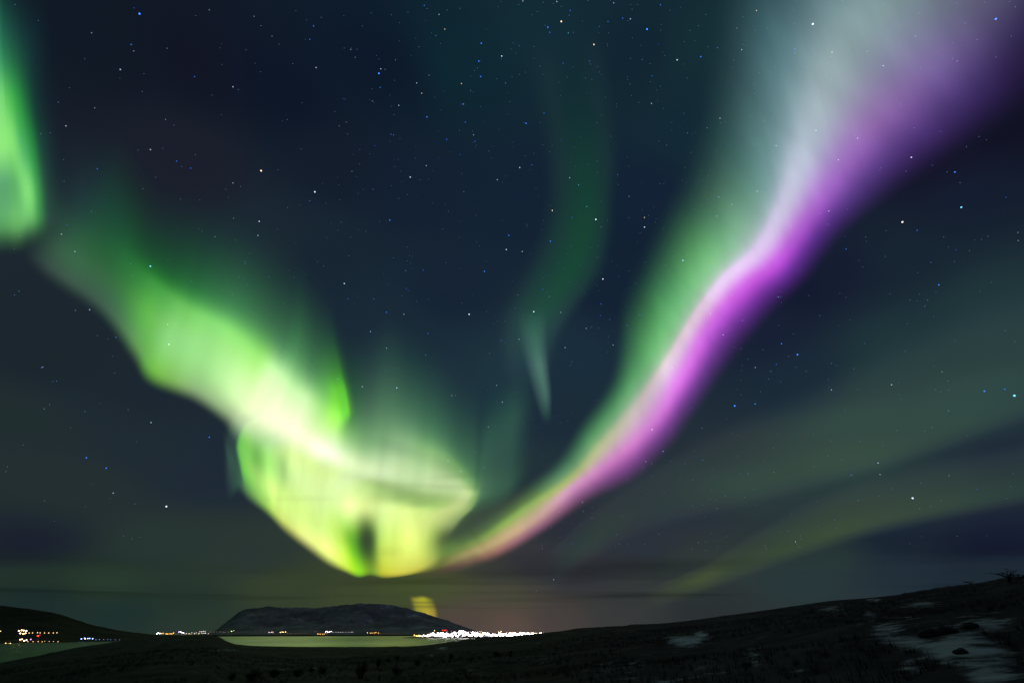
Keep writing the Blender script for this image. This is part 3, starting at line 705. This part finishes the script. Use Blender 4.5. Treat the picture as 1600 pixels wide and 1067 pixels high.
# ------------------------------------------------------------------ lamps of the town and the shores
LC = {'white': (1, .93, .92), 'warm': (1, .62, .27), 'orange': (1, .42, .08), 'amber': (1, .62, .22), 'blue': (.22, .38, 1), 'violet': (.45, .2, 1),
      'red': (1, .03, .02), 'green': (.6, 1, .25), 'pink': (1, .6, .62)}
pole_mat = plain_mat("galvanised_pole", (.18, .18, .19), .5)
_lm = {}
def lamp_mesh(col, power, hgt, rad):
    key = (col, power, round(hgt), round(rad, 1))
    if key in _lm: return _lm[key]
    bm = bmesh.new(); h = key[2]; r = key[3]
    bmesh.ops.create_cone(bm, cap_ends=True, segments=8, radius1=.16, radius2=.08, depth=h)
    bmesh.ops.translate(bm, verts=bm.verts, vec=(0, 0, h / 2))
    n = len(bm.verts)
    ret = bmesh.ops.create_cube(bm, size=1)
    bmesh.ops.scale(bm, verts=ret['verts'], vec=(.14, 1.1, .14)); bmesh.ops.translate(bm, verts=ret['verts'], vec=(0, -.5, h - .07))
    nf = len(bm.faces)
    ret = bmesh.ops.create_icosphere(bm, subdivisions=2, radius=r)
    bmesh.ops.scale(bm, verts=ret['verts'], vec=(1, 1, .8)); bmesh.ops.translate(bm, verts=ret['verts'], vec=(0, -.9, h - .1 - r * .7))
    bm.faces.ensure_lookup_table()
    for f in bm.faces[nf:]: f.material_index = 1; f.smooth = True
    me = bpy.data.meshes.new("street_lamp"); bm.to_mesh(me); bm.free()
    me.materials.append(pole_mat)
    mk = "lamplight_%s_%g" % (col, power)
    me.materials.append(bpy.data.materials.get(mk) or emit_mat(mk, LC[col], power, 'AUTO'))
    _lm[key] = me; return me
def lamp(px, py, rng, col, power, rad, label, group=None):
    """street lamp whose light is seen at (px, py), standing on the shore at that range"""
    d = fdir(px, py); k = rng / math.hypot(d[0], d[1]); top = ZC + d[2] * k
    base = .8
    h = max(2.0, top - base + rad * .8)
    o = bpy.data.objects.new("street_lamp", lamp_mesh(col, power, h, rad))
    o.location = (d[0] * k, d[1] * k, top + rad * .8 - round(h)); COL.objects.link(o)
    tag(o, label, "street lamp", group); return o
rl = random.Random(3)
def row(x0, x1, y, n, rng, cols, power, rad, label, group, jit=.6, jx=.3, fade=None):
    for i in range(n):
        t = i / max(n - 1, 1); x = x0 + (x1 - x0) * t + rl.uniform(-jx, jx) * (x1 - x0) / max(n, 1)
        p = power if fade is None else power * (fade[0] + (fade[1] - fade[0]) * t)
        lamp(x, y + rl.uniform(-jit, jit), rng + rl.uniform(0, 30), rl.choice(cols), round(p, 1), rad, label, group)
# left shore
row(31, 42, 985.0, 4, LEFT_R+60, ['warm'], 12, .8, "warm white lamp in the bright cluster at the foot of the left hill", "bright cluster at the left hill's foot", 1.0)
row(33, 41, 989.5, 3, LEFT_R+50, ['warm'], 14, .8, "warm white lamp in the bright cluster at the foot of the left hill", "bright cluster at the left hill's foot", .8)
row(46, 89, 988.0, 8, LEFT_R+60, ['amber'], 4, .5, "small amber lamp in the upper row trailing right below the left hill", "upper lamp row under the left hill", .3)
lamp(60, 993, LEFT_R+30, 'red', 9, .95, "single red lamp between the two lamp rows of the left shore")
lamp(63, 991.5, LEFT_R+35, 'red', 1.5, .7, "dim red lamp just right of the bright red one on the left shore")
lamp(49, 998.3, LEFT_R+12, 'violet', 4, .8, "violet lamp at the start of the lower lamp row on the left shore")
row(32, 43, 999.5, 4, LEFT_R+10, ['warm'], 10, .7, "warm lamp in the lower cluster on the waterfront of the left shore", "lower cluster on the left waterfront", 1.6)
row(46, 91, 1001.6, 8, LEFT_R+8, ['warm'], 2.4, .45, "dim warm lamp in the lower row along the left waterfront", "lower lamp row on the left waterfront", .25)
row(5, 17, 1004.3, 4, LEFT_R-40, ['amber'], 4, .6, "soft amber lamp in the group at the water left of the cluster", "amber lamps at the left edge", .9)
lamp(1.5, 985.5, LEFT_R+60, 'amber', 4, .6, "lone amber lamp at the left edge above the waterfront")
row(128, 146, 997.2, 5, LEFT_R+40, ['blue'], 9, .65, "blue lamp in the blue cluster near the tip of the left shore", "blue cluster on the left shore", .7)
lamp(134, 997.5, LEFT_R+30, 'warm', 6, .6, "warm lamp amid the blue cluster near the tip of the left shore")
row(149, 188, 998.6, 7, LEFT_R+90, ['blue'], 2.2, .42, "faint blue lamp in the thin row right of the blue cluster", "thin blue row on the left shore", .25, fade=(1.2, .5))
# far shore, left of the mountain
row(246, 272, 989.0, 9, FAR_R+40, ['orange'], 9, 1.15, "orange lamp in the dense orange row on the far shore left of the mountain", "orange row on the far shore", .9)
row(245, 250, 989.0, 3, FAR_R+20, ['white'], 16, 1.2, "white lamp at the left end of the orange row on the far shore", "white end of the orange row", .8)
row(280, 286, 987.3, 4, FAR_R+20, ['white', 'violet'], 18, 1.25, "white-violet lamp in the bright pair right of the orange row", "bright lamps after the orange row", 1.0)
row(288, 326, 988.8, 11, FAR_R+40, ['white', 'pink', 'white'], 6, .85, "small white or pink lamp along the far shore behind the dark headland", "white row behind the headland", .9)
row(313, 321, 986.2, 4, FAR_R+60, ['pink'], 7, .85, "pinkish lamp raised above the white row behind the headland", "raised pinkish lamps", .7)
row(290, 310, 990.3, 3, FAR_R+10, ['orange'], 3, .8, "dim orange lamp below the white row behind the headland", "dim orange lamps below the white row", .2)
row(329, 358, 986.9, 7, FAR_R+60, ['pink'], 1.6, .65, "dim pinkish lamp in the sparse row left of the greenish lamp", "sparse row left of the greenish lamp", .3)
lamp(362, 985.8, FAR_R+30, 'green', 9, 1.1, "single yellow-green lamp at the left foot of the mountain")
lamp(365.5, 984.6, FAR_R+35, 'green', 4, .9, "weaker yellow-green lamp touching the right of the brighter one")
row(370, 416, 986.5, 6, FAR_R+60, ['pink'], .8, .6, "very dim lamp in the dotted row under the left part of the mountain", "dotted row under the mountain", .3)
row(421, 427, 987, 3, FAR_R+40, ['pink'], 9, .95, "pink-white lamp left of the orange pair under the mountain", "pink-white lamps under the mountain", .5)
row(438, 446, 987, 4, FAR_R+40, ['orange', 'amber'], 12, 1.05, "bright orange lamp in the pair under the middle of the mountain", "bright orange lamps under the mountain", .6)
row(449, 477, 988.8, 6, FAR_R+40, ['orange'], 1.6, .75, "dim orange lamp in the fading row right of the bright orange pair", "fading orange row", .3, fade=(1.3, .5))
lamp(493, 986, FAR_R+40, 'red', 6, .9, "red lamp under the middle of the mountain, left of the white row")
row(496, 507, 990, 5, FAR_R+10, ['orange'], 9, .9, "orange lamp near the water below the red lamp", "orange lamps below the red one", .3)
row(509, 517, 986.4, 5, FAR_R+30, ['white'], 15, 1.05, "bright white lamp at the start of the white row under the mountain", "bright start of the white row", 1.0)
row(521, 552, 987, 9, FAR_R+40, ['white'], 3.2, .75, "white lamp in the even row under the mountain's summit", "even white row under the summit", .25)
row(575, 591, 988, 6, FAR_R+40, ['orange', 'amber'], 9, .95, "orange lamp in the short row under the mountain's right half", "short orange row", .6)
row(594, 622, 989, 5, FAR_R+40, ['orange'], 1.5, .65, "faint orange lamp trailing off toward the town", "faint orange trail toward the town", .25)
# the town
T = TOWN_R
row(648, 655, 992.5, 4, T+40, ['orange'], 16, .95, "orange lamp at the left tip of the bright town", "orange left tip of the town", 1.2)
TL = "white lamp in the dense bright band of the town by the water"; TG = "white lamps of the town"
row(656, 668, 992.6, 7, T+40, ['white', 'warm'], 20, .9, TL, TG, 1.2)
row(668, 700, 991.6, 18, T+30, ['white'], 24, 1.9, TL, TG, 2.4)
row(690, 745, 991.2, 30, T+10, ['white'], 26, 2.1, TL, TG, 3.2)
row(745, 800, 991.4, 28, T-20, ['white'], 24, 2.0, TL, TG, 2.6)
row(796, 832, 990.0, 18, T-40, ['white'], 22, 1.75, TL, TG, 1.8)
row(826, 846, 988.6, 7, T-20, ['white', 'warm'], 12, .75, TL, TG, .7)
row(674, 815, 987.9, 12, T+45, ['pink', 'white', 'warm'], 6, .85, "pinkish or warm lamp added as a halo along the upper edge of the bright town", "added halo lamps over the town", .5)  # extra lamps added to stand in for the town's pink halo
lamp(849, 988.4, T-10, 'amber', 4, .8, "amber lamp at the right tip of the town by the dark hillside")
row(657, 670, 995.6, 3, T+20, ['blue'], 7, .7, "blue lamp at the waterline left of the town", "blue lamps at the town's waterline", .3)
row(676, 702, 995.8, 3, T-5, ['blue'], 7, .7, "blue lamp at the waterline of the town's middle", "blue lamps below the town's middle", .3)
row(728, 738, 996.4, 3, T-20, ['violet'], 6, .7, "violet lamp under the widest part of the town", "violet lamps under the town", .3)
row(750, 782, 995.2, 4, T-40, ['violet', 'blue'], 5, .65, "violet-blue lamp along the lower edge of the town's right half", "violet-blue lower edge of the town", .3)
lamp(679, 984.6, T+60, 'amber', 5, 1.0, "amber lamp standing alone above the left part of the town")
row(692, 697, 984.3, 3, T+60, ['red'], 8, .95, "red lamp raised above the left part of the town", "red lamps above the town", .5)
row(700, 712, 985.6, 3, T+70, ['red', 'pink'], 2, .7, "dim reddish lamp right of the red lamps above the town", "dim reddish lamps above the town", .3)
row(717, 726, 985.6, 6, T+60, ['white', 'pink'], 14, 1.0, "white-pink lamp in the short bright row above the town", "short bright row above the town", .7)
row(733, 752, 986.4, 7, T+60, ['pink'], 5, .7, "small pink lamp in the row right of the bright raised row", "small pink row above the town", .3)
lamp(779, 986.3, T+60, 'amber', 4, .8, "left one of two amber lamps above the town's right half")
lamp(783, 986, T+60, 'amber', 8, 1.0, "right and brighter one of two amber lamps above the town's right half")
row(794, 812, 986.8, 5, T+40, ['orange'], 1.3, .65, "faint orange lamp above the town's right end", "faint orange lamps above the town", .3)

# ------------------------------------------------------------------ shrubs, boulders, grass
twig_mat = plain_mat("bark", (.03, .022, .016), .9, 3.0, (.05, .038, .028))
def shrub_mesh(seed, n_stem=26, spread=.9):
    r = random.Random(seed); V, Fc = [], []
    def stick(p, q, w0, w1):
        d = (q - p); L = d.length
        if L < 1e-4: return
        d.normalize(); u = d.orthogonal().normalized(); v = d.cross(u)
        b = len(V)
        for (c, w) in ((p, w0), (q, w1)):
            for k in range(3):
                an = k * 2.0944; V.append(c + (u * math.cos(an) + v * math.sin(an)) * w)
        for k in range(3):
            k2 = (k + 1) % 3; Fc.append((b + k, b + k2, b + 3 + k2, b + 3 + k))
    def grow(p, d, L, w, lev):
        q = p + d * L; stick(p, q, w, w * .65)
        if lev <= 0: return
        for _ in range(3 if lev > 1 else 4):
            nd = (d + Vector((r.uniform(-1, 1), r.uniform(-1, 1), r.uniform(-.35, .75))) * .75).normalized()
            grow(p + d * L * r.uniform(.45, 1), nd, L * r.uniform(.5, .8), w * .55, lev - 1)
    for _ in range(n_stem):
        a = r.uniform(0, 6.283); s = r.uniform(0, spread)
        d = Vector((math.cos(a) * s, math.sin(a) * s, 1)).normalized()
        grow(Vector((math.cos(a) * .2 * s, math.sin(a) * .2 * s, -.05)), d, r.uniform(.28, .42), .022, 3)
    V = np.array([tuple(v) for v in V]); top = V[:, 2].max(); wid = np.abs(V[:, :2]).max()
    V[:, 2] /= top; V[:, :2] /= wid * 2
    me = bpy.data.meshes.new("shrub"); me.from_pydata([tuple(v) for v in V], [], Fc); me.materials.append(twig_mat)
    return me
SM = [shrub_mesh(s) for s in (1, 2, 3)] + [shrub_mesh(8, 7, 2.2)]
def shrub(px, py, wpx, hpx, k, label, group=None, rz=0.):
    p, r = ground_hit(px, py); s = r / F * .95 * math.hypot(1, (py - 533.5) / F) ** 0
    s = r * .00117
    o = bpy.data.objects.new("shrub", SM[k if k == 3 and wpx > 60 else k % 3]); o.location = p - np.array([0, 0, .03])
    o.scale = (wpx * s, wpx * s, hpx * s * .82); o.rotation_euler = (0, 0, rz); COL.objects.link(o)
    tag(o, label, "shrub", group)
    return o
SHR = [(563,1059,26,27,"tallest dark shrub on the moor below the green water"),(503,1053,20,13,"low dark shrub left of the tallest one"),(591,1041,15,14,"rounded dark shrub just right of the tallest one"),
 (606,1034,13,6,"flat dark shrub right of the rounded one"),(620,1031,10,8,"small dark shrub nearest the water's edge in the middle"),(619,1054,26,13,"wide dark shrub low in front, right of the tallest one"),
 (652,1039,17,11,"dark shrub alone on the slope below the town's left tip"),(705,1029,13,10,"dark shrub below the town's middle"),(776,1025,20,9,"wide flat dark shrub below the town's right half"),(798,1025,8,12,"slim upright dark shrub beside the wide flat one"),
 (362,1063,16,12,"leftmost dark shrub at the picture's lower rim"),(394,1062,30,15,"broad dark shrub between two others at the lower rim"),(428,1058,22,14,"dark shrub right of the broad one at the lower rim"),(464,1056,24,12,"low spreading dark shrub left of the moor's middle"),
 (486,1050,16,9,"small dark shrub behind the low spreading one")]
for i, (x, y, w_, h_, lab) in enumerate(SHR): shrub(x, y, w_, h_, i, lab, "dark shrubs on the moor", i * 1.3)
# wind-bent bare bush on the skyline at the right
o = shrub(1574, 909, 104, 16, 3, "bare wind-bent bush on the skyline of the right hillside", None, .4)
o.name = "bush"; o["category"] = "bush"

rock_mat = plain_mat("basalt", (.028, .027, .027), .85, 1.4, (.06, .056, .052))
def boulder(px, py, wpx, seed, label):
    p, r = ground_hit(px, py); s = wpx * r * .00117 * .5
    bm = bmesh.new(); bmesh.ops.create_icosphere(bm, subdivisions=4, radius=1)
    for v in bm.verts:
        q = v.co * 1.3 + Vector((seed * 7.1, 0, 0))
        v.co *= 1 + .32 * mnoise.noise(q) + .14 * mnoise.noise(q * 2.7) + .05 * mnoise.noise(q * 7)
        v.co.z *= .6
    for f in bm.faces: f.smooth = True
    me = bpy.data.meshes.new("boulder"); bm.to_mesh(me); bm.free(); me.materials.append(rock_mat)
    o = bpy.data.objects.new("boulder", me); o.location = p + np.array([0, 0, s * .15]); o.scale = (s, s, s); COL.objects.link(o)
    tag(o, label, "boulder", "boulders on the snowy slope")
for i, (x, y, w_, lab) in enumerate([(1503,1021,14,"small dark boulder alone in the widest snow patch"),(1455,994,24,"dark boulder at the left top of the widest snow patch"),(1482,988,18,"dark boulder right of the one at the snow patch's left top"),
     (1516,981,16,"rounded dark boulder at the snow patch's right top")]): boulder(x, y, w_, i + 1, lab)

gm = plain_mat("withered_grass", (.03, .027, .02), .9, 1.0, (.065, .058, .045))
rg = np.random.RandomState(4); NT = 9000
ta = np.radians(rg.uniform(-48, 50, NT)); tr_ = rg.uniform(0, 1, NT) ** .8 * 100 + 14
tr_ = np.minimum(tr_, interp(ta, t_az, t_dc) * .9)
tz = ground_z(ta, tr_); TX = np.sin(ta) * tr_; TY = np.cos(ta) * tr_
ppx, ppy = project(np.stack([TX, TY, tz], -1)); snk = np.zeros(NT)
for (x, y, rx, ry, k) in SNOW: snk = np.maximum(snk, k * np.exp(-.7 * (((ppx - x) / rx) ** 2 + ((ppy - y) / ry) ** 2)))
ok = (snk < .45) & (fn2(TX / 7, TY / 7, 31) > -.25); TX, TY, tz = TX[ok], TY[ok], tz[ok]
GVs, GF = [], []; nb = 7
for b in range(nb):
    n = len(TX); an = rg.uniform(0, 6.283, n); ln = rg.uniform(.12, .38, n); lean = rg.uniform(.05, .22, n); w_ = .018
    ox = TX + rg.normal(0, .09, n); oy = TY + rg.normal(0, .09, n)
    a_ = np.stack([ox - w_ * np.sin(an), oy + w_ * np.cos(an), tz - .04], -1); b_ = np.stack([ox + w_ * np.sin(an), oy - w_ * np.cos(an), tz - .04], -1)
    c_ = np.stack([ox + lean * np.cos(an), oy + lean * np.sin(an), tz + ln], -1)
    base = sum(len(v) for v in GVs)
    GVs.append(np.stack([a_, b_, c_], 1).reshape(-1, 3)); GF.append(np.arange(3 * n).reshape(-1, 3) + base)
gr = mesh_np("grass", np.vstack(GVs), np.vstack(GF), gm, smoothed=False)
tag(gr, "withered grass tufts on the dark moor", "grass", None, 'stuff')
